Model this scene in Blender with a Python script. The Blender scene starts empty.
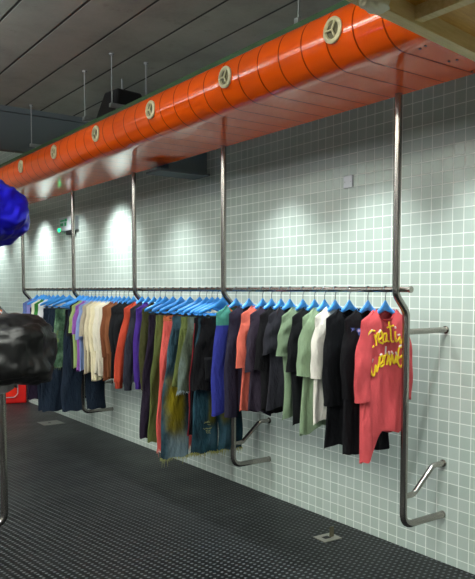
import bpy, bmesh, math, random
from mathutils import Vector, noise
from mathutils.bvhtree import BVHTree
R = random.Random(7)
C = bpy.context.scene.collection
PI = math.pi
H = 1.65                                  # camera height above the floor
F = 690.0                                 # focal length in pixels
TH = math.atan(497.5 / 690.0)             # camera yaw from the wall direction
ST, CT = math.sin(TH), math.cos(TH)
CX, CY = 237.5, 289.5
PITCH = math.radians(3.5)                 # camera tilted slightly down, frame shifted up
SP, CP = math.sin(PITCH), math.cos(PITCH)
CYP = 289.5 + F * math.tan(PITCH)
WALL = 3.40                               # the tiled wall plane
RAIL = 2.997
POLE_UP, POLE_LOW = 2.957, 3.045

def ray(px, py):
    a = (px - CX) / F; b = (CYP - py) / F
    f = CP + b * SP; z = -SP + b * CP
    return Vector((a * CT + f * ST, -a * ST + f * CT, z))
def on_x(px, py, X):
    d = ray(px, py); t = X / d.x
    return Vector((X, d.y * t, H + d.z * t))
def on_y(px, py, Y):
    d = ray(px, py); t = Y / d.y
    return Vector((d.x * t, Y, H + d.z * t))
def on_z(px, py, Z):
    d = ray(px, py); t = (Z - H) / d.z
    return Vector((d.x * t, d.y * t, Z))
def depth(x, y): return x * ST + y * CT
def at_depth(px, py, zc):
    d = ray(px, py)
    return Vector((d.x * zc, d.y * zc, H + d.z * zc))

# ------------------------------------------------------------------ materials
def lin(c):
    return tuple((v / 12.92 if v <= .04045 else ((v + .055) / 1.055) ** 2.4) for v in c)
def hexc(h):
    return lin(tuple(int(h[i:i + 2], 16) / 255 for i in (0, 2, 4)))
class NT:
    def __init__(s, name):
        s.m = bpy.data.materials.new(name); s.m.use_nodes = True
        s.t = s.m.node_tree; s.b = s.t.nodes['Principled BSDF']
    def n(s, typ, **kw):
        x = s.t.nodes.new(typ)
        for k, v in kw.items(): setattr(x, k, v)
        return x
    def l(s, a, b): s.t.links.new(a, b)
    def math(s, op, a, b=None, c=None):
        x = s.n('ShaderNodeMath', operation=op)
        for i, v in enumerate((a, b, c)):
            if v is None: continue
            if isinstance(v, (int, float)): x.inputs[i].default_value = v
            else: s.l(v, x.inputs[i])
        return x.outputs[0]
    def mix(s, f, a, b):
        x = s.n('ShaderNodeMix', data_type='RGBA')
        if isinstance(f, (int, float)): x.inputs[0].default_value = f
        else: s.l(f, x.inputs[0])
        for i, v in ((6, a), (7, b)):
            if isinstance(v, tuple): x.inputs[i].default_value = (*v[:3], 1)
            else: s.l(v, x.inputs[i])
        return x.outputs[2]
    def noise(s, scale, detail=3, vec=None, rough=.55):
        x = s.n('ShaderNodeTexNoise'); x.inputs['Scale'].default_value = scale
        x.inputs['Detail'].default_value = detail; x.inputs['Roughness'].default_value = rough
        if vec is not None: s.l(vec, x.inputs['Vector'])
        return x.outputs['Fac']
    def ramp(s, f, stops, interp='LINEAR'):
        x = s.n('ShaderNodeValToRGB'); r = x.color_ramp; r.interpolation = interp
        while len(r.elements) < len(stops): r.elements.new(.5)
        for e, (p, c) in zip(r.elements, stops): e.position = p; e.color = (*c[:3], 1)
        s.l(f, x.inputs[0]); return x.outputs[0]
    def obj(s): return s.n('ShaderNodeTexCoord').outputs['Object']
    def pos(s): return s.n('ShaderNodeNewGeometry').outputs['Position']
    def bump(s, h, strength=.3, dist=.01):
        x = s.n('ShaderNodeBump'); x.inputs['Strength'].default_value = strength
        x.inputs['Distance'].default_value = dist
        s.l(h, x.inputs['Height']); s.l(x.outputs[0], s.b.inputs['Normal'])
    def folds(s, weave):
        o = s.obj(); mp = s.n('ShaderNodeMapping'); s.l(o, mp.inputs[0]); mp.inputs['Scale'].default_value = (1, 1, .38); mp.inputs['Rotation'].default_value = (0, .15, 0)
        n = s.noise(15, 3, mp.outputs[0], .5)
        x = s.n('ShaderNodeBump'); x.inputs['Strength'].default_value = .25; x.inputs['Distance'].default_value = .002; s.l(weave, x.inputs['Height'])
        y = s.n('ShaderNodeBump'); y.inputs['Strength'].default_value = .75; y.inputs['Distance'].default_value = .045; s.l(n, y.inputs['Height'])
        s.l(x.outputs[0], y.inputs['Normal']); s.l(y.outputs[0], s.b.inputs['Normal'])
    def set(s, **kw):
        for k, v in kw.items():
            i = s.b.inputs[k.replace('_', ' ')]
            if isinstance(v, (int, float)): i.default_value = v
            elif isinstance(v, tuple): i.default_value = (*v[:3], 1)
            else: s.l(v, i)
        return s
_cache = {}
def plain(name, hx, rough=.5, metal=0., var=.12, **kw):
    k = ('p', name)
    if k in _cache: return _cache[k]
    c = hexc(hx); t = NT(name)
    f = t.noise(14, 3, t.obj())
    col = t.mix(f, tuple(v * (1 - var) for v in c), tuple(min(1, v * (1 + var)) for v in c))
    t.set(Base_Color=col, Roughness=rough, Metallic=metal, **kw)
    _cache[k] = t.m; return t.m
def fabric(hx, fade=.18):
    k = ('f', hx, fade)
    if k in _cache: return _cache[k]
    c = hexc(hx); q = .95 if min(c) > .35 else .78; c = tuple(v * q for v in c)
    t = NT('cloth_' + hx); o = t.obj()
    f = t.noise(9, 4, o)
    col = t.mix(f, tuple(v * (1 - fade) for v in c), tuple(min(1, v * (1 + fade)) for v in c))
    g = t.noise(420, 2, o)
    t.set(Base_Color=col, Roughness=.92, Specular_IOR_Level=.15)
    t.folds(g)
    _cache[k] = t.m; return t.m
def denim(key, stops, scale=4.5, stretch=.35):
    k = ('d', key)
    if k in _cache: return _cache[k]
    t = NT('denim_' + key); o = t.obj()
    mp = t.n('ShaderNodeMapping'); t.l(o, mp.inputs[0]); mp.inputs['Scale'].default_value = (1, 1, stretch)
    f = t.noise(scale, 5, mp.outputs[0], .6)
    col = t.ramp(f, [(p, hexc(h)) for p, h in stops])
    sp = t.noise(60, 3, o)
    col2 = t.mix(t.math('MULTIPLY', sp, .35), col, hexc(stops[0][1]))
    t.set(Base_Color=col2, Roughness=.92, Specular_IOR_Level=.15)
    t.folds(t.noise(300, 2, o))
    _cache[k] = t.m; return t.m

def block(hx1, hx2, z):
    t = NT('colour_block_cloth'); o = t.obj(); sp = t.n('ShaderNodeSeparateXYZ'); t.l(o, sp.inputs[0])
    f = t.math('GREATER_THAN', sp.outputs['Z'], z); n = t.noise(9, 4, o)
    c = t.mix(f, hexc(hx2), hexc(hx1)); c = t.mix(t.math('MULTIPLY', n, .25), c, hexc('2a2f5c'))
    t.set(Base_Color=c, Roughness=.92, Specular_IOR_Level=.15); t.folds(t.noise(420, 2, o)); return t.m
def tile_mat(name='sage_tile', axis='Y'):
    t = NT(name); p = t.pos(); s = t.n('ShaderNodeSeparateXYZ'); t.l(p, s.inputs[0])
    c = t.n('ShaderNodeCombineXYZ')
    u = t.math('DIVIDE', t.math('ADD', s.outputs[axis], TILE_OY + .5 * TILE_Y), TILE_Y); v = t.math('DIVIDE', t.math('ADD', s.outputs['Z'], TILE_OZ + .5 * TILE_Z), TILE_Z)
    fu = t.math('ABSOLUTE', t.math('SUBTRACT', t.math('FRACT', u), .5)); fv = t.math('ABSOLUTE', t.math('SUBTRACT', t.math('FRACT', v), .5))
    m = t.math('MAXIMUM', fu, fv)                       # .5 at the joint
    r = t.n('ShaderNodeMapRange'); r.interpolation_type = 'SMOOTHSTEP'
    t.l(m, r.inputs[0]); r.inputs[1].default_value = .455; r.inputs[2].default_value = .475
    g = r.outputs[0]
    t.l(t.math('FLOOR', u), c.inputs[0]); t.l(t.math('FLOOR', v), c.inputs[1])
    wn = t.n('ShaderNodeTexWhiteNoise'); wn.noise_dimensions = '3D'; t.l(c.outputs[0], wn.inputs['Vector'])
    a, b = hexc('a3b0a9'), hexc('aebab4')
    col = t.mix(wn.outputs[0], a, b)
    col = t.mix(t.math('MULTIPLY', t.noise(2.2, 4, p), .25), col, hexc('97a79c'))
    col = t.mix(g, col, hexc('dfe4de'))
    t.set(Base_Color=col, Roughness=t.math('ADD', t.math('MULTIPLY', g, .5), .28), Specular_IOR_Level=.4)
    t.bump(t.math('SUBTRACT', 1., g), .5, .002)
    return t.m
TILE_Y, TILE_Z, TILE_OY, TILE_OZ = .0775, .0741, 10 - 2.6057, 10 - (H + 1.027)
M_TILE = tile_mat(); M_TILE_X = tile_mat('sage_tile_end', 'X')

def ceiling_mat():
    t = NT('concrete_planks'); p = t.pos(); s = t.n('ShaderNodeSeparateXYZ'); t.l(p, s.inputs[0])
    u = t.math('DIVIDE', t.math('SUBTRACT', s.outputs['X'], 1.958), .372)
    d = t.math('ABSOLUTE', t.math('SUBTRACT', t.math('FRACT', t.math('ADD', u, .5)), .5))
    r = t.n('ShaderNodeMapRange'); r.interpolation_type = 'SMOOTHSTEP'; t.l(d, r.inputs[0])
    r.inputs[1].default_value = .012; r.inputs[2].default_value = .035
    n1 = t.noise(1.7, 6, p, .65); n2 = t.noise(45, 3, p)
    col = t.ramp(n1, [(.25, hexc('8c9086')), (.5, hexc('a4a89d')), (.75, hexc('b2b5aa'))])
    col = t.mix(t.math('MULTIPLY', n2, .2), col, hexc('6a6b66'))
    st = t.ramp(t.noise(3.1, 5, p, .7), [(.62, (0, 0, 0)), (.72, (1, 1, 1))])
    col = t.mix(t.math('MULTIPLY', st, .35), col, hexc('4d4a45'))
    col = t.mix(r.outputs[0], hexc('222320'), col)
    t.set(Base_Color=col, Roughness=.9)
    t.bump(r.outputs[0], .6, .01)
    return t.m
def floor_mat():
    t = NT('studded_rubber'); p = t.pos(); s = t.n('ShaderNodeSeparateXYZ'); t.l(p, s.inputs[0])
    q = math.radians(8); e1 = (-math.sin(q), math.cos(q)); e2 = (math.cos(q), math.sin(q))   # rows run slightly off the wall
    def along(e, P): return t.math('DIVIDE', t.math('ADD', t.math('MULTIPLY', s.outputs['X'], e[0]), t.math('MULTIPLY', s.outputs['Y'], e[1])), P)
    b = along(e2, .044); a = t.math('ADD', along(e1, .034), t.math('MULTIPLY', t.math('FLOOR', b), .5))
    fa = t.math('SUBTRACT', t.math('FRACT', a), .5); fb = t.math('SUBTRACT', t.math('FRACT', b), .5)
    d = t.math('SQRT', t.math('ADD', t.math('MULTIPLY', fa, fa), t.math('MULTIPLY', fb, fb)))
    r = t.n('ShaderNodeMapRange'); r.interpolation_type = 'SMOOTHSTEP'; t.l(d, r.inputs[0])
    r.inputs[1].default_value = .30; r.inputs[2].default_value = .14
    dot = r.outputs[0]
    n = t.noise(1.3, 5, p, .6)
    base = t.mix(n, hexc('060708'), hexc('0f1112'))
    col = t.mix(t.math('MULTIPLY', dot, .42), base, hexc('878d91'))  # stud tops coloured paler, standing in for the glints on them
    rough = t.math('ADD', t.math('MULTIPLY', t.noise(2.5, 4, p), .25), .30)
    t.set(Base_Color=col, Roughness=rough, Specular_IOR_Level=.16)
    t.bump(dot, .5, .004)
    return t.m
def orange_mat():
    t = NT('orange_gloss_panels'); p = t.pos(); s = t.n('ShaderNodeSeparateXYZ'); t.l(p, s.inputs[0])
    u = t.math('DIVIDE', t.math('SUBTRACT', s.outputs['Y'], 2.6747), .1785)
    d = t.math('ABSOLUTE', t.math('SUBTRACT', t.math('FRACT', t.math('ADD', u, .5)), .5))
    r = t.n('ShaderNodeMapRange'); r.interpolation_type = 'SMOOTHSTEP'; t.l(d, r.inputs[0])
    r.inputs[1].default_value = .018; r.inputs[2].default_value = .032
    col = t.mix(t.noise(3, 3, p), hexc('ee5400'), hexc('f45d00'))
    col = t.mix(r.outputs[0], hexc('8a2600'), col)
    t.set(Base_Color=col, Roughness=.4, Specular_IOR_Level=0., Coat_Weight=r.outputs[0], Coat_Roughness=.09, Coat_IOR=1.62)
    t.bump(r.outputs[0], .5, .004)
    return t.m
def steel_mat():
    t = NT('brushed_steel'); o = t.obj()
    mp = t.n('ShaderNodeMapping'); t.l(o, mp.inputs[0]); mp.inputs['Scale'].default_value = (40, 40, 2)
    n = t.noise(6, 4, mp.outputs[0])
    t.set(Base_Color=t.mix(n, hexc('958f89'), hexc('aaa59f')), Metallic=1.0, Roughness=t.math('ADD', t.math('MULTIPLY', n, .08), .20))
    return t.m
def wood_mat(name, a, b):
    t = NT(name); o = t.obj()
    mp = t.n('ShaderNodeMapping'); t.l(o, mp.inputs[0]); mp.inputs['Scale'].default_value = (1.5, 14, 14)
    n = t.noise(5, 6, mp.outputs[0], .65)
    t.set(Base_Color=t.ramp(n, [(.3, hexc(a)), (.7, hexc(b))]), Roughness=.55)
    t.bump(n, .15, .003); return t.m
def crumple_mat(name, hx, metal, rough, coat, sc=5., st=.35):
    t = NT(name); o = t.obj()
    c = hexc(hx)
    t.set(Base_Color=t.mix(t.noise(5, 3, o), tuple(v * .75 for v in c), c), Metallic=metal, Roughness=rough, Coat_Weight=coat, Coat_Roughness=.15)
    t.bump(t.noise(sc, 3, o, .5), st, .06); return t.m
def plaster(name, hx):
    t = NT(name); p = t.pos(); c = hexc(hx)
    t.set(Base_Color=t.mix(t.noise(2, 5, p), tuple(v * .85 for v in c), c), Roughness=.8); return t.m
M_CEIL = ceiling_mat(); M_FLOOR = floor_mat(); M_ORANGE = orange_mat(); M_STEEL = steel_mat()
M_GREY = plaster('grey_painted_board', '667174'); M_ROOM = plaster('room_plaster', '77787a')
M_BLUE = plain('blue_hanger_plastic', '3f97ea', .35, var=.06)
M_WIRE = plain('hook_wire', '6a6f73', .35, 1.0)
M_NOZ = plain('cream_nozzle_plastic', 'cdc49c', .4)
M_DARK = plain('dark_interior', '5a5336', .6)
M_GREEN = plain('green_edge_trim', '28552f', .5)
M_BLACK = plain('black_speaker_plastic', '131316', .6)
M_ZINC = plain('zinc_plated_steel', 'a9adae', .45, .5)
M_WHITE = plain('white_plastic', 'c6cad0', .4, var=.04)

# ------------------------------------------------------------------ object helpers
def link(name, verts, faces, m, parent=None, smooth=True, loc=None):
    me = bpy.data.meshes.new(name)
    me.from_pydata([tuple(v) for v in verts], [], faces); me.update()
    bm = bmesh.new(); bm.from_mesh(me); bmesh.ops.recalc_face_normals(bm, faces=bm.faces); bm.to_mesh(me); bm.free()
    if smooth:
        for p in me.polygons: p.use_smooth = True
        try: me.set_sharp_from_angle(angle=math.radians(50))
        except Exception: pass
    me.materials.append(m)
    o = bpy.data.objects.new(name, me); C.objects.link(o)
    if loc is not None: o.location = loc
    if parent is not None: o.parent = parent
    return o
def tag(o, label=None, cat=None, group=None, kind=None):
    if label: o['label'] = label
    if cat: o['category'] = cat
    if group: o['group'] = group
    if kind: o['kind'] = kind
    return o
def thing(name, loc, label, cat, group=None, rz=0):
    o = bpy.data.objects.new(name, None); C.objects.link(o)
    o.empty_display_size = .05; o.location = loc; o.rotation_euler = (0, 0, rz)
    return tag(o, label, cat, group)
class MB:
    def __init__(s): s.v = []; s.f = []
    def box(s, x0, x1, y0, y1, z0, z1):
        b = len(s.v)
        s.v += [(x, y, z) for z in (z0, z1) for x, y in ((x0, y0), (x1, y0), (x1, y1), (x0, y1))]
        s.f += [tuple(b + i for i in q) for q in ((3, 2, 1, 0), (4, 5, 6, 7), (0, 1, 5, 4), (1, 2, 6, 5), (2, 3, 7, 6), (3, 0, 4, 7))]
        return s
    def tube(s, pts, rad, n=12, cap=True, flat=None):
        pts = [Vector(p) for p in pts]; b = len(s.v); k = len(pts)
        t0 = (pts[1] - pts[0]).normalized()
        up = Vector((0, 0, 1)) if abs(t0.z) < .9 else Vector((0, 1, 0))
        u = t0.cross(up).normalized()
        for i, p in enumerate(pts):
            t = (pts[min(i + 1, k - 1)] - pts[max(i - 1, 0)]).normalized()
            u = (u - t * u.dot(t)).normalized(); w = t.cross(u)
            r = rad[i] if isinstance(rad, (list, tuple)) else rad
            for j in range(n):
                a = 2 * PI * j / n
                s.v.append(tuple(p + u * (r * math.cos(a)) + w * (r * math.sin(a))))
        for i in range(k - 1):
            for j in range(n):
                j2 = (j + 1) % n
                s.f.append((b + i * n + j, b + i * n + j2, b + (i + 1) * n + j2, b + (i + 1) * n + j))
        if cap:
            s.f.append(tuple(b + j for j in range(n))[::-1]); s.f.append(tuple(b + (k - 1) * n + j for j in range(n)))
        return s
    def prism(s, prof, y0, y1):           # profile in (x, z) extruded along y
        b = len(s.v); n = len(prof)
        s.v += [(x, y0, z) for x, z in prof] + [(x, y1, z) for x, z in prof]
        s.f += [(b + i, b + (i + 1) % n, b + n + (i + 1) % n, b + n + i) for i in range(n)]
        s.f += [tuple(b + i for i in range(n)), tuple(b + n + i for i in range(n))[::-1]]
        return s
    def obj(s, name, m, parent=None, smooth=True): return link(name, s.v, s.f, m, parent, smooth)
def fillet(pts, r, n=7):
    pts = [Vector(p) for p in pts]; out = [pts[0]]
    for i in range(1, len(pts) - 1):
        a, b, c = pts[i - 1], pts[i], pts[i + 1]
        d1 = (a - b).normalized(); d2 = (c - b).normalized()
        ang = d1.angle(d2); rr = min(r / math.tan(ang / 2), (a - b).length * .48, (c - b).length * .48)
        p1 = b + d1 * rr; p2 = b + d2 * rr
        for k in range(n + 1):
            t = k / n
            out.append((1 - t) ** 2 * p1 + 2 * t * (1 - t) * b + t * t * p2)
    out.append(pts[-1]); return out
def bevel(o, w=.004, seg=2):
    m = o.modifiers.new('bevel', 'BEVEL'); m.width = w; m.segments = seg; m.limit_method = 'ANGLE'; return o

# ------------------------------------------------------------------ the room
ZC = H + 1.92                              # concrete ceiling
def struct(name, mb, m): 
    o = mb.obj(name, m, None, False); o['kind'] = 'structure'; return o
Y0, Y1, X0 = -2.6, 12.6, -3.2
struct('floor', MB().box(X0 - .1, WALL + .1, Y0 - .1, Y1 + .1, -.1, 0), M_FLOOR)
struct('wall_right', MB().box(WALL, WALL + .1, Y0, Y1, 0, ZC + .5), M_TILE)
struct('wall_far', MB().box(X0, WALL, Y1, Y1 + .1, 0, ZC + .5), M_TILE_X)
struct('wall_left', MB().box(X0 - .1, X0, Y0, Y1, 0, ZC + .5), M_ROOM)
struct('wall_near', MB().box(X0, WALL, Y0 - .1, Y0, 0, ZC + .5), M_ROOM)
BC = on_z(40, 112, ZC).y + .05
ce = MB().box(X0, WALL, Y0, BC, ZC, ZC + .1); ce.box(X0, WALL, BC, Y1, ZC + .4, ZC + .5); ce.box(X0, WALL, BC, BC + .06, ZC, ZC + .42)
struct('ceiling', ce, M_CEIL)
BY = on_z(40, 112, ZC).y
BZ = on_y(15, 150.5, BY).z
b1 = MB().box(X0, WALL, BY, BY + .12, BZ, ZC); b1.box(X0, WALL, BY - .05, BY, ZC - .055, ZC)
struct('trim_1', b1, M_GREY)
yb = on_x(207, 177, WALL).y
zb_ = on_x(207, 177, WALL).z
b2 = MB().box(3.01, WALL, yb, yb + .2, zb_ + .02, H + 1.30); b2.box(2.90, WALL, yb - .05, yb + .2, zb_, zb_ + .02)
struct('trim_2', b2, M_GREY)

# ------------------------------------------------------------------ orange duct with its flat underside
RT, XT = .155, 2.473; ZB = 1.066
duct = thing('orange_duct', (2.7, 5.5, H + ZB), 'long glossy orange half-round ceiling duct with a flat panelled underside, above the clothes rail', 'duct')
def rel(o, root):                          # keep world placement under a root with a location
    o.location = -Vector(root.location); return o
prof = []
for k in range(25):
    a = -PI / 2 - PI * 1.02 * k / 24       # bottom, round the room side, to the top
    prof.append((XT + RT * math.cos(a), H + ZB + RT + RT * math.sin(a)))
prof += [(2.55, H + ZB + RT * 2), (2.55, H + ZB + .06), (2.98, H + ZB + .06), (2.99, H + ZB + .05), (2.99, H + ZB)]
YD0, YD1 = .9, 11.6
rel(MB().prism(prof[::-1], YD0, YD1).obj('shell', M_ORANGE, duct), duct)
rel(MB().box(2.43, 2.46, YD0, YD1, H + ZB + 2 * RT - .008, H + ZB + 2 * RT + .025).obj('edge_trim', M_GREEN, duct, False), duct)
tag(duct.children[1], 'thin dark green strip along the top edge')
def nozzle(y):
    cx, cz = XT - RT + .002, H + 1.222
    m = MB(); n = 28
    prof2 = [(.060, .004), (.062, -.012), (.056, -.020), (.044, -.020), (.040, -.010), (.038, .004)]
    for r, d in [(q[0], q[1] * .65) for q in prof2]:
        for j in range(n):
            a = 2 * PI * j / n; m.v.append((cx + d, y + r * math.cos(a), cz + r * math.sin(a)))
    k = len(prof2)
    for i in range(k - 1):
        for j in range(n):
            j2 = (j + 1) % n; m.f.append((i * n + j, i * n + j2, (i + 1) * n + j2, (i + 1) * n + j))
    r = rel(m.obj('air_nozzle', M_NOZ, duct), duct)
    d = MB(); d.v = [(cx - .004, y + .041 * math.cos(2 * PI * j / n), cz + .041 * math.sin(2 * PI * j / n)) for j in range(n)] + [(cx - .005, y, cz)]
    d.f = [(j, (j + 1) % n, n) for j in range(n)]
    d.obj('nozzle_throat', M_DARK, r)
    b = MB()
    for a in (PI / 2 + .5, PI / 2 + .5 + 2 * PI / 3, PI / 2 + .5 + 4 * PI / 3):
        b.tube([(cx - .011, y, cz), (cx - .011, y + .041 * math.cos(a), cz + .041 * math.sin(a))], .0055, 8)
    b.obj('nozzle_spokes', M_NOZ, r)
for k in range(-1, 10): nozzle(2.444 + .891 * k)

sm = None
for q in ((420, 48.5), (425.5, 45.5), (449, 61), (457, 59.5), (472, 71)):
    p = on_z(q[0], q[1], H + ZB)
    m = MB().tube([(p.x, p.y, H + ZB + .001), (p.x, p.y, H + ZB - .004)], .006, 10)
    rel(m.obj('screw', plain('dark_screw', '5a2416', .5, .5), duct), duct)
# threaded rods holding the duct
def hanger_rod(px, py, x, bracket=True, label=''):
    p = on_z(px, py, ZC); x, y = p.x, p.y
    t = thing('threaded_rod', (x, y, ZC), label, 'rod', 'threaded rods holding the duct')
    zb = H + 1.51 if bracket else H + ZB + .06
    MB().tube([(0, 0, 0), (0, 0, zb - ZC - .02)], .005, 8).obj('rod', M_ZINC, t)
    MB().tube([(0, 0, 0), (0, 0, -.012)], .02, 10).obj('nut', M_ZINC, t)
    if bracket:
        bevel(MB().box(-.02, .17, -.018, .018, zb - ZC - .02, zb - ZC + .012).obj('bracket', M_ZINC, t, False), .003)
        MB().tube([(.045, 0, zb - ZC - .02), (.045, 0, H + ZB + 2 * RT - .006 - ZC)], .012, 8).obj('stem', M_ZINC, t)
hanger_rod(299, -55, 2.42, True, 'nearest thin ceiling rod with a bracket on top of the duct, at the upper right')
hanger_rod(111.5, 53.5, 2.42, True, 'thin ceiling rod with a bracket in front of the black loudspeaker')
hanger_rod(84.5, 71, 2.42, True, 'thin ceiling rod left of the black loudspeaker')
hanger_rod(31, 105, 2.42, True, 'thin farthest ceiling rod with a pale bracket in front of the grey downstand beam')
hanger_rod(146, 63, 2.80, False, 'thin ceiling rod to the right of the black loudspeaker, set back behind the duct')

# loudspeaker hung above the duct
pr = on_z(122, 79, ZC)
sp = thing('loudspeaker', (pr.x, pr.y, H + 1.655), 'black wedge-shaped loudspeaker hung from the ceiling above the orange duct', 'speaker')
v = []
sb = MB()
def quad_frustum(m, lo, hi, z0, z1):
    b = len(m.v)
    m.v += [(x, y, z0) for x, y in lo] + [(x, y, z1) for x, y in hi]
    m.f += [tuple(b + i for i in q) for q in ((3, 2, 1, 0), (4, 5, 6, 7), (0, 1, 5, 4), (1, 2, 6, 5), (2, 3, 7, 6), (3, 0, 4, 7))]
a = .17
quad_frustum(sb, [(-a, -.14), (a, -.14), (a, .14), (-a, .14)], [(-.10, -.09), (.12, -.09), (.12, .09), (-.10, .09)], -.13, .13)
sb.v = [(x * 1.2, y * 1.2, z * 1.1) for x, y, z in sb.v]; gb_s = 1.2
bo = sb.obj('cabinet', M_BLACK, sp, False); bevel(bo, .02, 3)
gb = MB(); gb.v = [(-.15, -.139, -.115), (.15, -.139, -.115), (.10, -.098, .11), (-.085, -.098, .11)]
gb.v = [(x * 1.2, y * 1.2 - .006, z * 1.1) for x, y, z in gb.v]; gb.f = [(0, 1, 2, 3)]
gb.obj('grille', plain('speaker_grille', '0c0c0e', .85), sp, False)
MB().tube([(0, 0, .12), (0, 0, ZC - H - 1.655)], .007, 8).obj('suspension_rod', M_ZINC, sp)
sp.rotation_euler = (0, 0, .15)

# ------------------------------------------------------------------ steel poles of the rail
YP = [on_x(px, 200, POLE_UP).y for px in (397.3, 223.6, 134, 72.7, 22)]
def pole(y, label, shift=0):
    t = thing('rail_pole', (POLE_UP, y, H), label, 'pole', 'bent steel poles of the clothes rail')
    d = POLE_LOW - POLE_UP; w = WALL - POLE_UP
    up = [(0, 0, ZB + .001), (0, 0, -.03), (d, 0, -.125), (d, 0, -1.355), (w, 0, -1.355)]
    pts = fillet(up, .075)
    MB().tube(pts, .021, 16).obj('upright', M_STEEL, t)
    MB().tube(fillet([(d, 0, -1.185), (d + .085, 0, -1.185), (w - .10, 0, -1.042), (w, 0, -1.042)], .06), .0165, 12).obj('diagonal_brace', M_STEEL, t)
    MB().tube([(d, 0, -.239), (w - .004, 0, -.239)], .0175, 12).obj('wall_bar', M_STEEL, t)
    for z in (-1.355, -1.042, -.239):
        MB().tube([(w - .007, 0, z), (w, 0, z)], .023, 14).obj('wall_flange', M_STEEL, t)
    return t
for y, lb in zip(YP, ('nearest bent steel pole, right of the coral red lettered tee', 'bent steel pole rising beside the blue and teal sweatshirt, second nearest',
                      'bent steel pole above the red-orange sweatshirt, middle of the five', 'bent steel pole in front of the green exit sign',
                      'farthest bent steel pole, beside the shiny blue bag')): pole(y, lb)
yr0, yr1 = on_x(411.5, 289, RAIL).y, YP[-1] + .12
rl = thing('clothes_rail', (RAIL, yr0, H), 'long horizontal round steel clothes rail along the tiled wall', 'rail')
MB().tube([(0, .006, 0), (0, yr1 - yr0, 0)], .016, 16).obj('rail_tube', M_STEEL, rl)
MB().tube([(0, 0, 0), (0, .014, 0)], .0185, 16).obj('end_cap', M_STEEL, rl)

# ------------------------------------------------------------------ hangers
def hook_mb():
    pts = [(0, 0, -.062), (0, 0, -.034)]
    for k in range(13):
        a = -PI * .42 + PI * 1.36 * k / 12
        pts.append((.0188 * math.cos(a), 0, .0188 * math.sin(a)))
    return MB().tube(pts, .0030, 6)
def arm_mb(half=.160, fat=1.):
    m = MB(); n = 10; K = 26
    for i in range(K + 1):
        s = -1 + 2 * i / K; x = half * s
        zc = -.102 - .076 * abs(s) ** 1.05
        rz = (.016 - .004 * abs(s)) * fat; ry = .0095
        if abs(s) > .97: rz *= .6; ry *= .6
        hub = max(0, 1 - abs(s) / .30) ** 1.4; zc += .012 * hub; rz += .015 * hub
        for j in range(n):
            a = 2 * PI * j / n
            m.v.append((x, ry * math.cos(a), zc + rz * math.sin(a)))
    for i in range(K):
        for j in range(n):
            j2 = (j + 1) % n; m.f.append((i * n + j, i * n + j2, (i + 1) * n + j2, (i + 1) * n + j))
    m.f.append(tuple(range(n))); m.f.append(tuple(K * n + j for j in range(n)))
    return m
def bar_mb():
    return MB().tube([(-.165, 0, -.196), (.165, 0, -.196)], .005, 8)
def clip_mb(x):
    m = MB().box(x - .012, x + .012, -.011, -.006, -.240, -.190); m.box(x - .012, x + .012, .006, .011, -.240, -.190)
    m.box(x - .008, x + .008, -.011, .011, -.203, -.190); return m
HK = {}
def hanger(y, rz, what, clips=False, mat=None, x=RAIL):
    lb = ('blue plastic clip hanger gripping ' if clips else 'blue plastic hanger inside ') + what
    if mat is not None: lb = lb.replace('blue', 'white')
    t = thing('clip_hanger' if clips else 'clothes_hanger', (x, y, H), lb, 'hanger', 'blue hangers on the rail' if mat is None else None, rz)
    key = (clips, mat is None)
    if key not in HK:
        ps = [hook_mb().obj('hook', M_WIRE, t), (arm_mb(.205, 1.25) if clips else arm_mb()).obj('hanger_arms', mat or M_BLUE, t)]
        if clips:
            ps.append(bar_mb().obj('cross_bar', mat or M_BLUE, t))
            ps += [clip_mb(s * .13).obj('clip', M_WIRE, t, False) for s in (-1, 1)]
        HK[key] = ps
    else:
        for p in HK[key]:
            c = p.copy(); C.objects.link(c); c.parent = t
    return t

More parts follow.
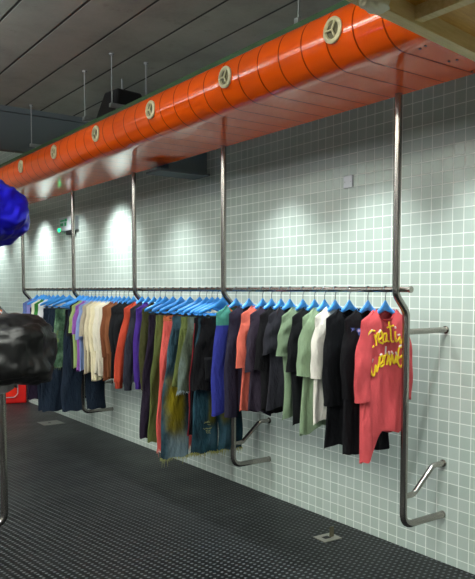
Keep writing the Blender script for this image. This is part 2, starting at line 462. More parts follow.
# ------------------------------------------------------------------ garments
def sheet_tube(n, m, fn):
    """closed ring grid: fn(i/n angle, j/m) -> xyz"""
    v = [fn(2 * PI * i / n, j / m) for j in range(m + 1) for i in range(n)]
    f = [(j * n + i, j * n + (i + 1) % n, (j + 1) * n + (i + 1) % n, (j + 1) * n + i) for j in range(m) for i in range(n)]
    return v, f
def smooth01(t): t = max(0, min(1, t)); return t * t * (3 - 2 * t)
def zpx(y_px, x, y):
    k = (CYP - y_px) / F
    return depth(x, y) * (k * CP - SP) / (CP + k * SP)
def top_garment(px, label, col, slv, hem, hw=.182, collar=None, shoulder=None, cuffs=False, tail=None, kind='tee', th=.030,
                name='t_shirt', cat='t-shirt', group=None, rz=None, flare=.02, collar_w=.011, x=RAIL, y=None, what=None, lower=None, hanger_mat=None, srad=.064):
    y = on_x(px, 289, x).y if y is None else y
    rz = R.uniform(-.06, .03) if rz is None else rz
    z_s, z_h = zpx(slv, x - hw, y), zpx(hem, x - hw, y)
    z_t = zpx(tail, x - hw, y) if tail else z_h - R.uniform(-.02, .045)
    hanger(y, rz, what or label.split(',')[0], False, hanger_mat, x)
    t = thing(name, (x, y, H), label, cat, group, rz)
    M_ = block(shoulder, lower, -.262) if shoulder else fabric(col)
    nw, ztop = .074, -.118
    ph = [R.uniform(0, 6.28) for _ in range(6)]
    sl = .45                              # shoulder slope
    def top(xx, front):
        ax = abs(xx)
        z = ztop - max(0, ax - nw) * sl - .9 * max(0, ax - hw * .82) ** 1.5
        if ax < nw: z -= (.060 if front else .012) * (1 - (ax / nw) ** 2) ** .6
        return z
    def body(a, tt):
        tt = tt ** 1.7
        c, s = math.cos(a), math.sin(a); front = s < 0
        w = hw * (1 - .05 * math.sin(tt * PI) + .02 * tt)
        xx = w * (abs(c) ** .85) * (1 if c >= 0 else -1)
        z0 = top(xx, front)
        fx = (xx / hw + 1) / 2
        zb = z_h + (z_t - z_h) * smooth01((.40 - fx) / .35) + .012 * math.sin(5 * xx / hw + ph[0]) + (.012 if front else 0)
        z = z0 + (zb - z0) * tt
        d = z0 - z
        tk = th * math.sqrt(min(1, d / .055)) * (1 if abs(xx) > nw else 1)
        if abs(xx) < nw: tk = max(tk, .022 * (1 - (xx / nw) ** 2))
        yy = tk * (1 if s >= 0 else -1) * abs(s) ** .8
        g = smooth01(d / .45)
        fold = .009 * math.sin(6 * xx / hw + ph[1] + 3.2 * d) + .005 * math.sin(10 * xx / hw + ph[2] - 4 * d) + .002 * math.sin(21 * xx / hw + ph[5] + 9 * d)
        yy += g * fold * (1 if front else .7) + .010 * g * math.sin(5 * d + ph[3])
        xx += .010 * g * math.sin(6 * z + ph[4]) 
        return (xx, yy, z)
    v, f = sheet_tube(72, 30, body)
    b = link('body', v, f, M_, t)
    # collar ring round the neck opening
    cp = []
    for k in range(30):
        a = 2 * PI * k / 30; xx = nw * math.cos(a) * .98; front = math.sin(a) < 0
        z = top(xx, front); tk = max(.010, .022 * (1 - (xx / nw) ** 2))
        cp.append((xx, tk * math.sin(a) * 1.1, z + .002))
    cm = MB(); cm.tube(cp + [cp[0]], collar_w * .55, 8, False); cm.obj('collar', fabric(collar or col), t)
    # sleeves
    for sgn in (-1, 1):
        zs0 = top(hw * .86, True) + .003
        L = zs0 - z_s; long = L > .42
        p2 = [R.uniform(0, 6.28) for _ in range(3)]
        tilt = R.uniform(-.015, .04)
        fl = flare * (1 if sgn < 0 else .8)
        def sleeve(a, tt):
            c, s = math.cos(a), math.sin(a)
            d = L * tt
            cx0 = hw - .052 + fl * (.6 * tt + .4 * smooth01(tt)) - (.05 * max(0, tt - .6) if long else 0)
            rx = srad * (.70 + .42 * smooth01(tt * 2.2)) * (1 - (.42 if cuffs else .22) * (tt if long else 0))
            ry = .012 + .021 * smooth01(tt * 3) + .004
            outer = c
            zz = zs0 - d - .042 * (1 - tt) * outer - (tilt * outer if not cuffs else 0) * tt
            if tt == 0: ry = .010
            fo = .004 * math.sin(5 * a + p2[0] + 2 * tt) * smooth01(tt * 2) + .006 * math.sin(14 * tt + p2[1])
            r = 1 + .035 * math.sin(2 * a + p2[2] + 4 * tt)
            xx = sgn * (cx0 + rx * c * r); yy = ry * s * r + fo * .6
            return (xx, yy, zz)
        v, f = sheet_tube(28, 18, sleeve)
        f.append(tuple(range(28)))
        so = link('sleeve', v, f, M_, t)
        if cuffs and long:
            e = Vector(v[18 * 28]); ee = [Vector(q) for q in v[18 * 28:18 * 28 + 28]]
            ce = sum(ee, Vector()) / 28
            vv = []
            for j, (k, dz) in enumerate(((1.02, 0.004), (.86, -.012), (.80, -.035), (.80, -.062), (.76, -.064))):
                for q in ee: 
                    d = q - ce; vv.append((ce.x + d.x * k, ce.y + d.y * k, ce.z + d.z * .4 + dz))
            ff = [(j * 28 + i, j * 28 + (i + 1) % 28, (j + 1) * 28 + (i + 1) % 28, (j + 1) * 28 + i) for j in range(4) for i in range(28)]
            link('cuff', vv, ff, fabric(col), so)
        else:
            ee = [Vector(q) for q in v[17 * 28:18 * 28]]; e2 = [Vector(q) for q in v[18 * 28:19 * 28]]
            vv = [tuple(p.lerp(q, .55) * 1) for p, q in zip(ee, e2)]
            ce = sum(e2, Vector()) / 28
            vv = [(ce.x + (p[0] - ce.x) * 1.015, ce.y + (p[1] - ce.y) * 1.05, p[2]) for p in vv] + [(ce.x + (q.x - ce.x) * 1.02, ce.y + (q.y - ce.y) * 1.06, q.z - .001) for q in e2]
            link('sleeve_hem', vv, [(i, (i + 1) % 28, 28 + (i + 1) % 28, 28 + i) for i in range(28)], fabric(lower or col), so)
    return t, b, y

def bottom_garment(px, label, mat, hem, hw=.165, name='trousers', cat='trousers', group=None, rz=None, spread=.05, band=None, pocket=None, fray=None,
                   legw=.088, taper=.85, x=RAIL, what=None, hem2=None, th=.028, rip=False, seam=None):
    y = on_x(px, 289, x).y
    rz = R.uniform(-.08, .05) if rz is None else rz
    z_h = zpx(hem, x - hw, y)
    hanger(y, rz, what or label.split(',')[0], True, None, x)
    t = thing(name, (x, y, H), label, cat, group, rz)
    zt = -.215; zw = zt - .045; zc = zw - .24          # waist, band bottom, crotch
    ph = [R.uniform(0, 6.28) for _ in range(5)]
    def wb(a, tt):
        c, s = math.cos(a), math.sin(a)
        k = hw * (1.0 + .02 * tt) + (.004 if 0 < tt < 1 else .001)
        return (k * (abs(c) ** .8) * (1 if c >= 0 else -1), (.016 + .004) * s, zt + (zw - .004 - zt) * tt)
    v, f = sheet_tube(40, 4, wb); link('waistband', v, f, band or mat, t)
    for sgn in (-1, 1):
        zz_h = z_h if sgn < 0 or hem2 is None else hem2
        p2 = [R.uniform(0, 6.28) for _ in range(4)]
        def leg(a, tt):
            c, s = math.cos(a), math.sin(a)
            z = zw + (zz_h - zw) * tt
            d = zw - z
            k = smooth01(d / .26)
            half0 = hw / 2 + .003; half1 = legw * (1 - (1 - taper) * smooth01((d - .25) / .6))
            hf = half0 + (half1 - half0) * k + .012 * k * (1 - k)
            cx = sgn * (hw / 2 + spread * smooth01(d / .9) * (1 if sgn < 0 else .75) + .010 * k)
            ty = .018 + (th - .018) * smooth01(d / .15)
            xx = cx + hf * (abs(c) ** .85) * (1 if c >= 0 else -1)
            g = smooth01(d / .2)
            yy = ty * s + g * (.007 * math.sin(4 * c + p2[0] + 6 * d) + .006 * math.sin(11 * d + p2[1]) + .003 * math.sin(9 * c + 23 * d + p2[2]))
            xx += g * .006 * math.sin(12 * d + p2[3])
            return (xx, yy, z + (.006 * math.sin(5 * a + p2[2]) if tt == 1 else 0))
        v, f = sheet_tube(36, 34, leg)
        lo = link('leg', v, f, mat, t)
        if fray:
            m = MB()
            for q in v[34 * 36:35 * 36]:
                for _ in range(3):
                    L = R.uniform(.008, .035) * (2.2 if R.random() < .08 else 1)
                    q0 = Vector(q) + Vector((R.uniform(-.006, .006), R.uniform(-.004, .004), .006)); q1 = q0 + Vector((R.uniform(-.012, .012), R.uniform(-.008, .008), -L))
                    m.tube([q0, (q0 + q1) / 2 + Vector((R.uniform(-.004, .004), 0, 0)), q1], [.0022, .0018, .0008], 5)
            m.obj('frayed_hem', fabric(fray), lo)
        if pocket:
            zp = zw - .05 - (0 if pocket is True else .20); sz = (.055, .13) if pocket is True else (.062, .17)
            cx = sgn * (hw / 2 + .02)
            pm = MB(); n = 8
            bv = BVHTree.FromPolygons([Vector(q) for q in v], f)
            for j in range(n + 1):
                for i in range(n + 1):
                    xx = cx + sz[0] * (2 * i / n - 1); zz = zp - sz[1] * j / n - (.02 * (1 - abs(2 * i / n - 1)) if j == n else 0)
                    h = bv.ray_cast(Vector((xx, -1, zz)), Vector((0, 1, 0)))
                    pm.v.append((xx, (h[0].y if h[0] else -.025) - (.004 if pocket is True else .012), zz))
            for j in range(n):
                for i in range(n): 
                    q = j * (n + 1) + i; pm.f.append((q, q + 1, q + n + 2, q + n + 1))
            po = pm.obj('pocket', mat if pocket is True else fabric('17181b'), lo)
            so = po.modifiers.new('thick', 'SOLIDIFY'); so.thickness = .004 if pocket is True else .012; so.offset = -1
        bv = BVHTree.FromPolygons([Vector(q) for q in v], f) if (rip or seam) else None
        def on(xx, zz, off):
            h = bv.ray_cast(Vector((xx, -1, zz)), Vector((0, 1, 0)))
            return Vector((xx, (h[0].y if h[0] else -.02) - off, zz))
        if rip and sgn < 0:
            m = MB()
            for _ in range(14):
                xx = sgn * (hw / 2 + .02) + R.uniform(-.028, .028); zz = z_h + .20 + R.uniform(-.05, .05) * (1 - abs(xx - sgn * (hw / 2 + .02)) * 8)
                w_ = R.uniform(.010, .024); m.tube([on(xx + w_ * q, zz + .008 * q * R.uniform(-1, 1), .002) for q in (-1, -.5, 0, .5, 1)], .0022, 5)
            m.obj('ripped_threads', fabric('a3a676'), lo)
        if seam:
            m = MB(); ed = [Vector(v[k * 36 + 18 if sgn < 0 else k * 36]) for k in range(35)]
            m.tube([q + Vector((0, -.004, 0)) for q in ed], .0035, 6); m.obj('side_seam', fabric(seam), lo)
    fl = MB().tube([(0, -.022, zt - .03), (0, -.028, zc + .03)], [.003, .003], 6).obj('fly_seam', mat, t)
    return t, y

TG = 'tops hanging on the rail'; PG = 'trousers and shorts clipped to the rail'
def dyed(key, base, dye, pale, x0, wx, z0, wz, amt=1.):
    """denim with a hand-dyed patch running down the leg"""
    t = NT('denim_' + key); o = t.obj(); sp = t.n('ShaderNodeSeparateXYZ'); t.l(o, sp.inputs[0])
    nz = t.math('SUBTRACT', t.noise(5, 4, o), .5)
    def band(src, c0, w_):
        d = t.math('ABSOLUTE', t.math('DIVIDE', t.math('SUBTRACT', src, c0), w_))
        d = t.math('ADD', d, t.math('MULTIPLY', nz, 1.1))
        r = t.n('ShaderNodeMapRange'); r.interpolation_type = 'SMOOTHSTEP'; t.l(d, r.inputs[0]); r.inputs[1].default_value = 1.1; r.inputs[2].default_value = .35
        return r.outputs[0]
    ax = t.math('ABSOLUTE', sp.outputs['X'])
    f1 = t.math('MULTIPLY', t.math('MULTIPLY', band(ax, x0, wx), band(sp.outputs['Z'], z0, wz)), amt)
    f2 = t.math('MULTIPLY', band(ax, x0, wx * 1.1), band(sp.outputs['Z'], z0 - wz * 1.25, wz * .6))
    c = t.ramp(t.noise(7, 5, o, .6), [(.3, hexc(base[0])), (.55, hexc(base[1])), (.75, hexc(base[2]))])
    c = t.mix(t.math('MULTIPLY', f2, .8), c, hexc(pale)); c = t.mix(f1, c, hexc(dye))
    t.set(Base_Color=c, Roughness=.92, Specular_IOR_Level=.15); t.folds(t.noise(300, 2, o))
    return t.m
D_BLUEGOLD = dyed('mustard', ('1e2e36', '2f4854', '415c68'), '86791a', '8fa6b2', .15, .115, -.95, .28)
D_BLUE = dyed('ripped', ('14222a', '1f3c48', '2c4b58'), '6c6518', '3f6070', .06, .05, -.92, .16, .8)
D_FADE = denim('olive_faded', [(.3, '2a3028'), (.48, '4d5648'), (.62, '65726c'), (.72, '7c8440')], 7)
D_TEAL = denim('teal_plain', [(.3, '24373c'), (.6, '3f5a60'), (.8, '55706f')], 5)
D_NAVY = denim('ink_navy', [(.3, '141b25'), (.6, '232f40'), (.8, '2e3d50')], 4)
D_CAMO = denim('green_camo', [(.32, '22352a'), (.48, '45664c'), (.6, '6a8a70'), (.7, '929e62')], 9, .8)
D_OLIVE = denim('olive', [(.3, '424b28'), (.6, '5c6638'), (.75, '737b48')], 6)
D_CORAL = denim('coral', [(.3, 'b84c48'), (.6, 'd76058'), (.8, 'e0706a')], 5)

pink, pink_body, pink_y = top_garment(385.5, 'coral red oversized tee with yellow and white handwriting, nearest on the rail', 'dd5a5f', 401, 437, hw=.190, tail=463, group=TG, rz=-.02,
    name='lettered_t_shirt', flare=.055, collar='c9484f', th=.036, what='the coral red lettered tee')
blk, blk_body, blk_y = top_garment(368, 'black long tee with a blue and white chest print', '17171b', 399, 456, group=TG, name='printed_t_shirt', tail=456, rz=-.03)
top_garment(349.5, 'plain black long tee between the white tee and the printed black tee', '15161a', 406, 450, group=TG, rz=-.05, what='the plain black long tee beside the printed one')
top_garment(335.3, 'white tee between the pale sage green tee and a plain black long tee', 'e6e3da', 379, 424, group=TG, what='the white tee', hw=.166, flare=.01)
top_garment(324.7, 'pale sage green tee directly left of the white tee', '93ab8b', 377, 430, group=TG, what='the pale sage green tee beside the white one')
top_garment(314.6, 'black tee between the two sage green tees', '17191c', 371, 424, group=TG, what='the black tee between the two green ones')
top_garment(303, 'darker sage green tee with short sleeves, left of two green tees', '82997c', 356, 416, group=TG, what='the darker sage green tee')
top_garment(290, 'charcoal grey short-sleeved tee beside the darker sage green tee', '2e2e36', 350, 410, group=TG, what='the charcoal short-sleeved tee')
top_garment(281, 'black tee between the charcoal tee and the dark plum tee', '18181b', 371, 415, group=TG, what='the black tee between the charcoal and plum ones')
top_garment(271.5, 'dark plum grey tee just right of the coral orange tee', '3a3240', 368, 412, group=TG, what='the dark plum tee beside the coral orange one')
top_garment(262.6, 'coral orange tee between dark plum and dark navy tops', 'e0705f', 366, 411, group=TG, what='the coral orange tee')
top_garment(249, 'dark navy long-sleeved top between the coral orange tee and the blue sweatshirt', '2c2a3c', 417, 408, group=TG, name='long_sleeved_top', cat='top', what='the dark navy long-sleeved top', flare=.05)
top_garment(236, 'royal blue long-sleeved sweatshirt with teal shoulders and orange collar', '333a96', 413, 405, group=TG, name='sweatshirt', cat='sweatshirt', shoulder='458a7a', collar='e07a45',
            lower='2e3488', what='the blue and teal sweatshirt', flare=.05)

bottom_garment(222.5, 'black cargo shorts with large bulging pockets, beside the blue and teal sweatshirt', fabric('131316'), 390, group=PG, name='cargo_shorts', cat='shorts', pocket='cargo', hw=.185, legw=.125, taper=1.05, th=.036, spread=.07, rz=-.10, what='the black cargo shorts')
bottom_garment(217.5, 'dark teal ripped jeans with frayed hems, below the black cargo shorts', D_BLUE, 453, group=PG, name='jeans', cat='jeans', fray='a9a85e', what='the dark teal ripped jeans', pocket=True, legw=.105, taper=1.05, spread=.02, rip=True)
bottom_garment(212, 'black trousers with a red side seam, between two pairs of frayed jeans', fabric('16151a'), 434, group=PG, what='the black trousers with red seams', spread=.07, seam='8f2430')
bottom_garment(206.5, 'faded olive and grey denim shorts with frayed hem, beside the black cargo shorts', D_FADE, 391, group=PG, name='denim_shorts', cat='shorts', fray='9fb0b4', pocket=True, legw=.115, taper=1.1, spread=.09, rz=-.08, what='the faded frayed denim shorts')
bottom_garment(199.5, 'olive green denim shorts with raw hem, left of the faded denim shorts', D_OLIVE, 386, group=PG, name='denim_shorts', cat='shorts', pocket=True, legw=.105, taper=1.05, spread=.08, what='the olive green denim shorts')
bottom_garment(190, 'blue jeans with mustard yellow fading and frayed hems', D_BLUEGOLD, 457, group=PG, name='jeans', cat='jeans', fray='b9b878', pocket=True, legw=.122, taper=1.05, spread=.06, what='the mustard-faded blue jeans')
bottom_garment(181, 'coral trousers with a patterned waistband', D_CORAL, 449, group=PG, fray='e8857d', spread=.07,
               band=denim('printed_band', [(.4, '2a2322'), (.5, 'cf6a4a'), (.6, 'c9703f'), (.7, '35271f')], 40, 1), what='the coral trousers')
bottom_garment(173, 'olive green trousers between the coral and the dark plum trousers', D_OLIVE, 441, group=PG, spread=.08, what='the long olive trousers')
bottom_garment(165.5, 'dark plum trousers, farthest of the four long trousers in the middle of the rail', fabric('2b2233'), 437, group=PG, spread=.09, what='the dark plum trousers')

SW = dict(name='sweatshirt', cat='sweatshirt', cuffs=True, group=TG, th=.034, collar_w=.016)
top_garment(160, 'dark olive sweatshirt beside the dark plum trousers', '444528', 383, 384, what='the dark olive sweatshirt', flare=0.05, **SW)
top_garment(154, 'violet purple sweatshirt between the olive and the charcoal sweatshirts', '4a2f8c', 382, 380, what='the violet sweatshirt', flare=0.05, **SW)
top_garment(148, 'charcoal blue sweatshirt right of the red-orange sweatshirt', '30323d', 383, 380, what='the charcoal blue sweatshirt', flare=0.1, **SW)
top_garment(142, 'red-orange sweatshirt with ribbed cuffs, the only one of that colour', 'c14a34', 381, 378, what='the red-orange sweatshirt', flare=0.13, **SW)
for px, lb, w in ((133.5, 'black tee directly left of the red-orange sweatshirt', 'the black tee beside the red-orange sweatshirt'),
                  (128.5, 'black tee between another black tee and the brown tees', 'the black tee beside the brown ones')):
    top_garment(px, lb, '1d1f22', 352, 380, group=TG, what=w, rz=-.02)
top_garment(124, 'rust brown tee, right of the two brown tees', '8a5638', 354, 378, group=TG, what='the right-hand brown tee', rz=-.02)
top_garment(119.5, 'rust brown tee, left of the two brown tees, beside the cream tees', '7c4a30', 355, 378, group=TG, what='the left-hand brown tee', rz=-.02)
for i, (px, c, s, h, w) in enumerate(((116, 'cfc8b6', 351, 376, 'first'), (111.5, 'd8d2c0', 351, 377, 'second'), (107.2, 'd9cfae', 351, 378, 'third'), (103, 'cdc3a6', 349, 374, 'fourth'), (99, 'b9ae98', 336, 371, 'fifth'))):
    top_garment(px, f'cream tee, {w} from the right of the five pale cream tees', c, s, h, group=TG, what=f'the {w} cream tee from the right', rz=-.02)
top_garment(95.2, 'pale blue tee between the cream tees and the purple tee', '8ea3d6', 337, 369, group=TG, what='the pale blue tee', rz=-.02)
top_garment(91.6, 'orchid purple tee between the pale blue and lime green tees', '9a5fb2', 334, 368, group=TG, what='the orchid purple tee', rz=-.02)
top_garment(88, 'lime green tee left of the orchid purple tee', '9cb471', 332, 366, group=TG, what='the lime green tee', rz=-.02)
top_garment(86, 'dark slate tee left of the lime green tee', '24262c', 334, 366, group=TG, what='the dark slate tee', rz=-.02)
bottom_garment(83, 'ink blue jeans behind the lime green tee, reaching near the floor', D_NAVY, 411, group=PG, name='jeans', cat='jeans', what='the ink blue jeans behind the lime tee', legw=.11, taper=1)
bottom_garment(79.8, 'black trousers between two pairs of dark blue jeans', fabric('17151c'), 396, group=PG, what='the black trousers between blue jeans')
bottom_garment(69.5, 'green camouflage denim shorts with raw hem, right of the black glossy bag', D_CAMO, 367, group=PG, name='denim_shorts', cat='shorts', fray='6f7c52', pocket=True, legw=.105, taper=1.05, what='the green camouflage shorts')
bottom_garment(63, 'dark blue jeans under the green camouflage shorts', D_NAVY, 411, group=PG, name='jeans', cat='jeans', what='the dark blue jeans by the camouflage shorts', legw=.12, taper=1.05)
bottom_garment(57.5, 'dark jeans partly hidden behind the black glossy bag', D_NAVY, 410, group=PG, name='jeans', cat='jeans', what='the dark jeans behind the glossy bag', legw=.11, taper=1)
top_garment(53, 'white tee behind the black glossy bag', 'dfe2e6', 340, 368, group=TG, what='the white tee behind the glossy bag', rz=0)
top_garment(49, 'bright green tee between white and cream tees', '3f8a3f', 340, 368, group=TG, what='the bright green tee', rz=0)
top_garment(46, 'cream tee beside the bright green tee', 'd5d6c2', 340, 368, group=TG, what='the cream tee by the green one', rz=0)
bottom_garment(43.5, 'dark purple trousers hanging low by the red box', fabric('2a1f33'), 399, group=PG, what='the dark purple trousers by the red box')
top_garment(41, 'lavender tee near the far end of the rail', '8f8fd0', 340, 368, group=TG, what='the lavender tee', rz=0)
top_garment(37, 'steel blue tee at the far end of the rail', '6477b0', 340, 368, group=TG, what='the steel blue tee', rz=0)

# lettering and print on the two nearest tops
def project(body, root, pts_world):
    bv = BVHTree.FromPolygons([v.co.copy() for v in body.data.vertices], [tuple(p.vertices) for p in body.data.polygons])
    return bv
bvp = project(pink_body, pink, None)
def surf(bv, root, px, py, y, off):
    p = on_y(px, py, y - .035)
    l = Vector((p.x - root.location.x, p.y - root.location.y, p.z - root.location.z))
    h = bv.ray_cast(Vector((l.x, -1, l.z)), Vector((0, 1, 0)))
    yy = h[0].y if h[0] else None
    return None if yy is None else Vector((l.x, yy - off, l.z))
def cr(pts, n=6):
    out = []
    for i in range(len(pts) - 1):
        p0, p1, p2, p3 = pts[max(i - 1, 0)], pts[i], pts[i + 1], pts[min(i + 2, len(pts) - 1)]
        for k in range(n):
            t = k / n
            out.append(tuple(.5 * (2 * p1[a] + (p2[a] - p0[a]) * t + (2 * p0[a] - 5 * p1[a] + 4 * p2[a] - p3[a]) * t * t + (3 * p1[a] - p0[a] - 3 * p2[a] + p3[a]) * t ** 3) for a in (0, 1)))
    return out + [pts[-1]]
S = 7.23
yellow = [
    [(185, 225), (160, 225), (142, 265), (140, 310), (155, 345), (180, 335)],                        # C
    [(182, 250), (190, 290), (192, 330)], [(190, 275), (202, 240), (215, 250)],                     # r
    [(208, 290), (232, 265), (225, 225), (208, 250), (210, 300), (240, 315)],                        # e
    [(262, 240), (243, 250), (240, 295), (258, 300), (264, 245), (266, 290), (282, 300)],           # a
    [(293, 150), (292, 230), (298, 295), (315, 300)], [(272, 200), (318, 185)],                      # t
    [(325, 225), (325, 270), (335, 300), (355, 275)],                                                # i
    [(358, 262), (362, 300), (372, 310), (384, 268)],                                                # v
    [(128, 285), (112, 330), (116, 390), (150, 440)],                                                # left flourish
    [(165, 440), (168, 530), (180, 545), (190, 470), (196, 520), (212, 440), (214, 410)],            # w
    [(214, 470), (240, 440), (235, 400), (218, 420), (220, 480), (250, 470)],                        # e
    [(250, 400), (256, 470)], [(254, 430), (268, 385), (276, 400)],                                  # r
    [(275, 470), (285, 400), (295, 470), (305, 395), (320, 460), (335, 400), (338, 455)],            # m
    [(345, 425), (380, 400), (384, 345), (355, 350), (345, 440), (368, 485), (388, 450)],            # e
]
white = [[(170, 215), (148, 250)], [(208, 238), (222, 215)], [(150, 270), (135, 300)], [(175, 425), (168, 455)], [(262, 335), (262, 390)], [(282, 370), (290, 395)],
         [(300, 370), (312, 390)], [(330, 375), (340, 400)], [(325, 190), (327, 205)], [(345, 255), (358, 250)], [(218, 400), (232, 390)], [(355, 340), (372, 325)]]
def lettering(lines, hx, rad, name):
    m = MB()
    for ln in lines:
        pts = [surf(bvp, pink, 350 + a / S, 300 + b / S, pink_y, .002) for a, b in cr(ln)]
        pts = [p for p in pts if p is not None]
        if len(pts) > 2: m.tube(pts, rad, 6)
    return m.obj(name, plain('ink_' + hx, hx, .7), pink)
tag(lettering(yellow, 'ecca1e', .0058, 'lettering'), 'yellow brush handwriting')
tag(lettering(white, 'd9c9c6', .0056, 'lettering'), 'white upper strokes of the handwriting')
bvb = project(blk_body, blk, None)
m = MB(); n, k = 10, 18; ids = {}
for j in range(k + 1):
    for i in range(n + 1):
        p = surf(bvb, blk, 353.0 + 20 * i / n + 1.2 * math.sin(j * 1.3), 328 + 35 * j / k, blk_y, .003)
        if p is not None: ids[(i, j)] = len(m.v); m.v.append(tuple(p))
for j in range(k):
    for i in range(n):
        q = [ids.get(c) for c in ((i, j), (i + 1, j), (i + 1, j + 1), (i, j + 1))]
        if None not in q: m.f.append(tuple(q))
tp = NT('chest_print'); o_ = tp.obj()
tp.set(Base_Color=tp.ramp(tp.noise(22, 4, o_), [(.40, hexc('15151c')), (.48, hexc('3f5fb0')), (.55, hexc('b9b4d0')), (.63, hexc('e8e4e4')), (.7, hexc('2a2438'))]), Roughness=.8)
tag(m.obj('chest_print', tp.m, blk), 'smeared blue and white print')

# ------------------------------------------------------------------ things on the wall
p = on_x(349, 182, WALL)
wp = thing('switch_plate', (WALL, p.y, p.z), 'small square white blank plate on the tiled wall', 'wall plate')
bevel(MB().box(-.012, 0, -.042, .042, -.042, .042).obj('plate', M_WHITE, wp, False), .003)
for s in (-1, 1): MB().tube([(-.0135, s * .028, 0), (-.011, s * .028, 0)], .004, 8).obj('screw', M_ZINC, wp)
p = on_x(71, 224, WALL)
ex = thing('exit_sign', (WALL, p.y, p.z), 'small white emergency exit sign with green marks on the tiled wall behind a steel pole', 'exit sign')
w, h = .24, .085
bevel(MB().box(-.06, 0, -w, w, -h, h).obj('housing', M_WHITE, ex, False), .008)
def emis(name, hx, s):
    t = NT(name); c = hexc(hx); t.set(Base_Color=t.mix(t.noise(9, 2, t.obj()), c, tuple(v * .9 for v in c)), Emission_Color=c, Emission_Strength=s); return t.m
MG = emis('green_sign_ink', '14804f', .25)
g = MB()
g.box(-.0625, -.0605, .06, .20, .035, .055); g.box(-.0625, -.0605, -.02, .05, .030, .065); g.box(-.0625, -.0605, .10, .20, -.02, .015); g.box(-.0625, -.0605, .0, .06, -.025, .02)
g.box(-.0625, -.0605, -.13, -.115, -.02, .04)
g.obj('green_pictogram', MG, ex, False)
MB().tube([(-.0602, w - .01, -h + .02), (-.075, w - .01, -h + .02)], .024, 14).obj('indicator_lamp', emis('green_indicator', '18e87e', 2.5), ex)
bevel(MB().box(-.05, 0, -.17, .05, -h - .05, -h + .004).obj('lower_bracket', M_BLACK, ex, False), .006)

# ------------------------------------------------------------------ floor bits
p = on_z(327.5, 538, 0)
fb = thing('floor_box', (p.x, p.y, 0), 'square steel floor outlet plate with its lid flap standing open, by the tiled wall', 'floor outlet', None, -.05)
bevel(MB().box(-.075, .075, -.06, .06, 0, .006).obj('plate', plain('outlet_steel', 'a9a69c', .35, .8), fb, False), .002)
bevel(MB().box(-.035, .015, -.02, .02, .006, .008).obj('socket_well', M_BLACK, fb, False), .001)
bevel(MB().box(.012, .046, -.012, -.004, .006, .075).obj('lid_flap', plain('lid_bronze', '77715e', .4, .7), fb, False), .002)
p = on_z(51, 423, 0)
fc = thing('floor_cover', (p.x, p.y, 0), 'flat closed grey cover plate in the floor near the far end of the rail', 'floor cover')
bevel(MB().box(-.13, .13, -.13, .13, 0, .004).obj('plate', plain('cover_grey', '70726c', .5, .3), fc, False), .002)
MB().tube([(-.02, 0, .0035), (-.02, 0, .0062)], .02, 14).obj('finger_hole', M_BLACK, fc)

# red box at the far end
p = on_z(13, 403.5, 0)
rb = thing('red_box', (p.x + .06, p.y + .08, 0), 'bright red box with a rounded orange-red panel on the floor', 'box', None, -.25)
bevel(MB().box(-.19, .15, -.11, .14, 0, .42).obj('shell', plain('red_plastic', 'd00f08', .4), rb, False), .02, 3)
bevel(MB().box(-.17, .02, -.122, -.109, .10, .40).obj('front_panel', plain('orange_red_panel', 'f0280c', .35), rb, False), .03, 4)
MB().tube(fillet([(-.17, -.124, .095), (-.02, -.124, .095), (.03, -.124, .15), (.03, -.124, .38)], .04), .005, 8).obj('white_piping', M_WHITE, rb)

# ------------------------------------------------------------------ left-hand rack (mostly outside the frame)
lp = at_depth(4.4, 500, 4.2)
t = thing('rack_pole', (lp.x, lp.y, H), 'bent steel pole at the left edge below the black glossy bag', 'pole')
MB().tube(fillet([(-.11, 0, ZC - H), (-.11, 0, -.03), (0, 0, -.125), (0, 0, -1.425), (-.42, 0, -1.425)], .075), .021, 16).obj('upright', M_STEEL, t)
MB().tube(fillet([(-.42, 0, -1.425), (-.42, 0, -H)], .05), .021, 16).obj('foot', M_STEEL, t)
RL = lp.x - .13
lr = thing('rack_rail', (RL, lp.y, H), 'round steel rail of the left rack', 'rail')
MB().tube([(0, -.22, 0), (0, 3.2, 0)], .016, 14).obj('rail_tube', M_STEEL, lr)
top_garment(0, 'light grey sweatshirt with an orange collar at the left edge, behind the black glossy bag', '8a8c8e', 395, 392, x=RL, y=lp.y - .20, name='sweatshirt', cat='sweatshirt', collar='e8703a', hw=.165, flare=.0,
            hanger_mat=M_WHITE, rz=0, what='the light grey sweatshirt at the left edge', srad=.05, th=.026)

def lump(name, px, py, zc, rx, ry, rz_, seed, m, parent, p1=.62, amp=.10, sub=5, fine=.25):
    c = at_depth(px, py, zc)
    bm = bmesh.new(); bmesh.ops.create_icosphere(bm, subdivisions=sub, radius=1)
    for v in bm.verts:
        d = v.co.normalized()
        s = [abs(q) ** p1 * (1 if q >= 0 else -1) for q in d]
        k = 1 + amp * noise.noise(d * 1.7 + Vector((seed, 0, 0))) * 1.6 + amp * .6 * (abs(noise.noise(d * 3.7 + Vector((0, seed, 0)))) - .25) * 1.6 + amp * fine * noise.noise(d * 9)
        v.co = Vector((s[0] * rx, s[1] * ry, s[2] * rz_)) * k
    me = bpy.data.meshes.new(name); bm.to_mesh(me); bm.free()
    for p in me.polygons: p.use_smooth = True
    me.materials.append(m); o = bpy.data.objects.new(name, me); C.objects.link(o)
    o.parent = parent
    return o, c
M_GB = crumple_mat('black_vinyl', '161617', 0, .46, .0, 4.5, .6); M_BB = crumple_mat('blue_metallic_vinyl', '211af0', .6, .34, .4, 4., .3)
c = at_depth(-4, 350, 3.4)
bag = thing('black_bag', c, 'large glossy black crumpled bag at the left edge', 'bag', None, -TH)
lump('bag_body', -4, 350, 3.4, .285, .20, .168, 3.1, M_GB, bag, .70, .13, 5, .22)
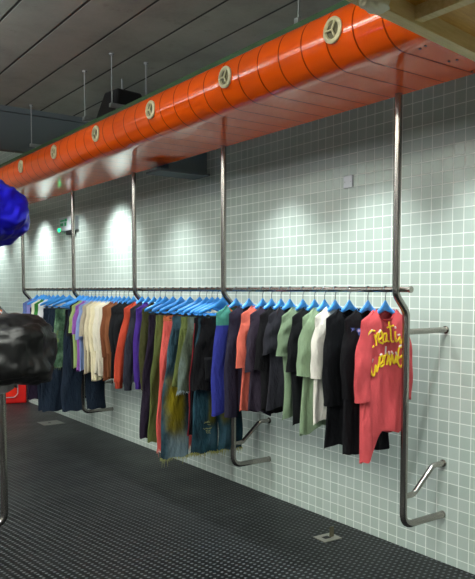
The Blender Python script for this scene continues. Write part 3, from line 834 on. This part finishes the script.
MB().tube(fillet([(-.22, -.10, .12), (-.24, -.12, .20), (-.10, -.12, .20), (-.12, -.10, .12)], .05), .012, 8).obj('handle', M_GB, bag)
c2 = at_depth(-9, 213, 3.4)
bl = thing('blue_bag', c2, 'shiny metallic blue crumpled bag at the left edge above the black bag', 'bag', None, -TH)
lump('bag_body', -9, 213, 3.4, .185, .17, .165, 8.4, M_BB, bl, .95, .10, 5, .0)
MB().tube(fillet([(-.10, 0, .12), (-.12, 0, .21), (-.03, 0, .21), (-.05, 0, .12)], .04), .010, 8).obj('handle', M_BB, bl)
# stand that carries both bags, just outside the frame
st = at_depth(-34, 350, 3.4); st.z = 0
sd = thing('display_stand', st, 'steel display stand holding the black and blue bags beyond the left edge', 'stand', None, -TH)
MB().tube([(0, .26, 0), (0, .26, c2.z + .1)], .014, 12).obj('post', M_STEEL, sd)
MB().tube([(0, .26, 0), (0, .26, .02)], .10, 24).obj('base', M_STEEL, sd)
for zz, nm in ((c.z - .172, 'black'), (c2.z - .158, 'blue')):
    MB().tube([(0, .26, zz), (.05, 0, zz)], .009, 10).obj('arm', M_STEEL, sd)
    MB().tube([(.05, 0, zz - .006), (.05, 0, zz + .006)], .07, 20).obj('tray', M_STEEL, sd)

# ------------------------------------------------------------------ timber canopy at the upper right
ZW = H + .95
A = on_z(352, 3.5, ZW); B = on_z(475, 62, ZW)
ang = math.atan2(B.y - A.y, B.x - A.x)
wc = thing('timber_canopy', (A.x, A.y, ZW), 'pale plywood canopy with battens under it at the top right corner', 'canopy', None, ang)
M_PLY = wood_mat('pale_ply', 'cdb070', 'e2c98e'); M_PLY2 = wood_mat('brown_ply', 'c48c34', 'dba648')
L = .95; fwid = .052
bevel(MB().box(-.35, L, -fwid, 0, 0, .075).obj('edge_board', M_PLY, wc, False), .002)
bevel(MB().box(-.35, L, -1.1, -fwid, .062, .080).obj('underside_panel', M_PLY2, wc, False), .001)
q = on_z(418, 25, ZW); dx = (q - A).dot(Vector((math.cos(ang), math.sin(ang), 0)))
for i, xx in enumerate((dx, dx - .42)):
    o = MB().box(-.022, .022, -1.1, 0, .012, .062).obj('batten', M_PLY, wc, False); bevel(o, .002)
    o.location = (xx, -fwid - .0005, 0); o.rotation_euler = (0, 0, -ang)
MB().tube([(.55, -.6, .08), (.55, -.6, ZC - ZW)], .006, 8).obj('suspension_rod', M_ZINC, wc)
MB().tube([(.1, -.6, .08), (.1, -.6, ZC - ZW)], .006, 8).obj('suspension_rod', M_ZINC, wc)
# pale plastic piece lying against the board
q = on_z(374, -1, ZW)
t_ = NT('milky_plastic'); t_.set(Base_Color=t_.mix(t_.noise(12, 4, t_.obj()), hexc('cfc49c'), hexc('e2dab8')), Roughness=.4)
lamp = thing('plastic_wrap', (q.x, q.y, ZW), 'pale translucent plastic bundle tied under the plywood canopy at the top', 'wrapping', None, ang)
lo, _ = lump('bundle', 374, 0, 2.1, .060, .040, .020, 5.5, t_.m, lamp, .8, .15, 4)
lo.location = (0, 0, -.016)

# ------------------------------------------------------------------ lights
def spot(loc, target, power, ang, blend=1., rad=.04, col=(1, .97, .92)):
    l = bpy.data.lights.new('spot', 'SPOT'); l.energy = power; l.spot_size = math.radians(ang); l.spot_blend = blend; l.shadow_soft_size = rad; l.color = col
    o = bpy.data.objects.new('spot', l); C.objects.link(o); o.location = loc
    o.rotation_euler = (Vector(target) - Vector(loc)).to_track_quat('-Z', 'Y').to_euler()
def area(loc, rot, sx, sy, power, col=(1, 1, 1)):
    l = bpy.data.lights.new('area', 'AREA'); l.shape = 'RECTANGLE'; l.size = sx; l.size_y = sy; l.energy = power; l.color = col
    o = bpy.data.objects.new('area', l); C.objects.link(o); o.location = loc; o.rotation_euler = rot
COOL = (.93, 1., .985)
for y in (1.35, 2.25, 3.15, 4.05, 5.6):                # downlights in the slot behind the duct
    spot((2.93, y, H + 1.05), (3.10, y, 0), 62, 100, 1., .012, COOL)
for y in (6.9, 8.05, 9.2, 10.2, 11.2):
    spot((2.93, y, H + 1.04), (3.4, y, H + .30), 62 if y in (6.9, 9.2, 11.2) else 26, 95, 1., .06, COOL)  # weaker in-between spots are added to spread the bright area on the wall
for y in (1.0, 2.6, 4.2, 5.8, 7.4, 9.0):             # track spots on the room side, aimed at the clothes
    spot((1.2, y - .5, H + 1.75), (2.9, y, H - .2), 31, 75, 1., .40)
for y in (-1.2, 1.8, 4.8, 7.8):                       # added unseen fill panels: down for the room, up to brighten the ceiling
    area((-.9, y, ZC - .45), (0, 0, 0), 2.2, 1.6, 26 if y < 4 else 55)
    area((-.9, y, ZC - .42), (PI, 0, 0), .8, 1.6, 250)

w = bpy.data.worlds.new('world'); bpy.context.scene.world = w; w.use_nodes = True
w.node_tree.nodes['Background'].inputs[0].default_value = (.5, .55, .55, 1); w.node_tree.nodes['Background'].inputs[1].default_value = .05

# ------------------------------------------------------------------ camera
cam = bpy.data.cameras.new('camera'); co = bpy.data.objects.new('camera', cam); C.objects.link(co)
co.location = (0, 0, H); co.rotation_euler = (PI / 2 - PITCH, 0, -TH)
cam.sensor_fit = 'HORIZONTAL'; cam.sensor_width = 36; cam.lens = F / 475 * 36; cam.clip_start = .05; cam.shift_y = F * math.tan(PITCH) / 475
sc = bpy.context.scene; sc.camera = co
sc.view_settings.view_transform = 'Standard'; sc.view_settings.look = 'None'; sc.view_settings.gamma = 1; sc.view_settings.use_curve_mapping = False
sc.view_settings.exposure = 0.6
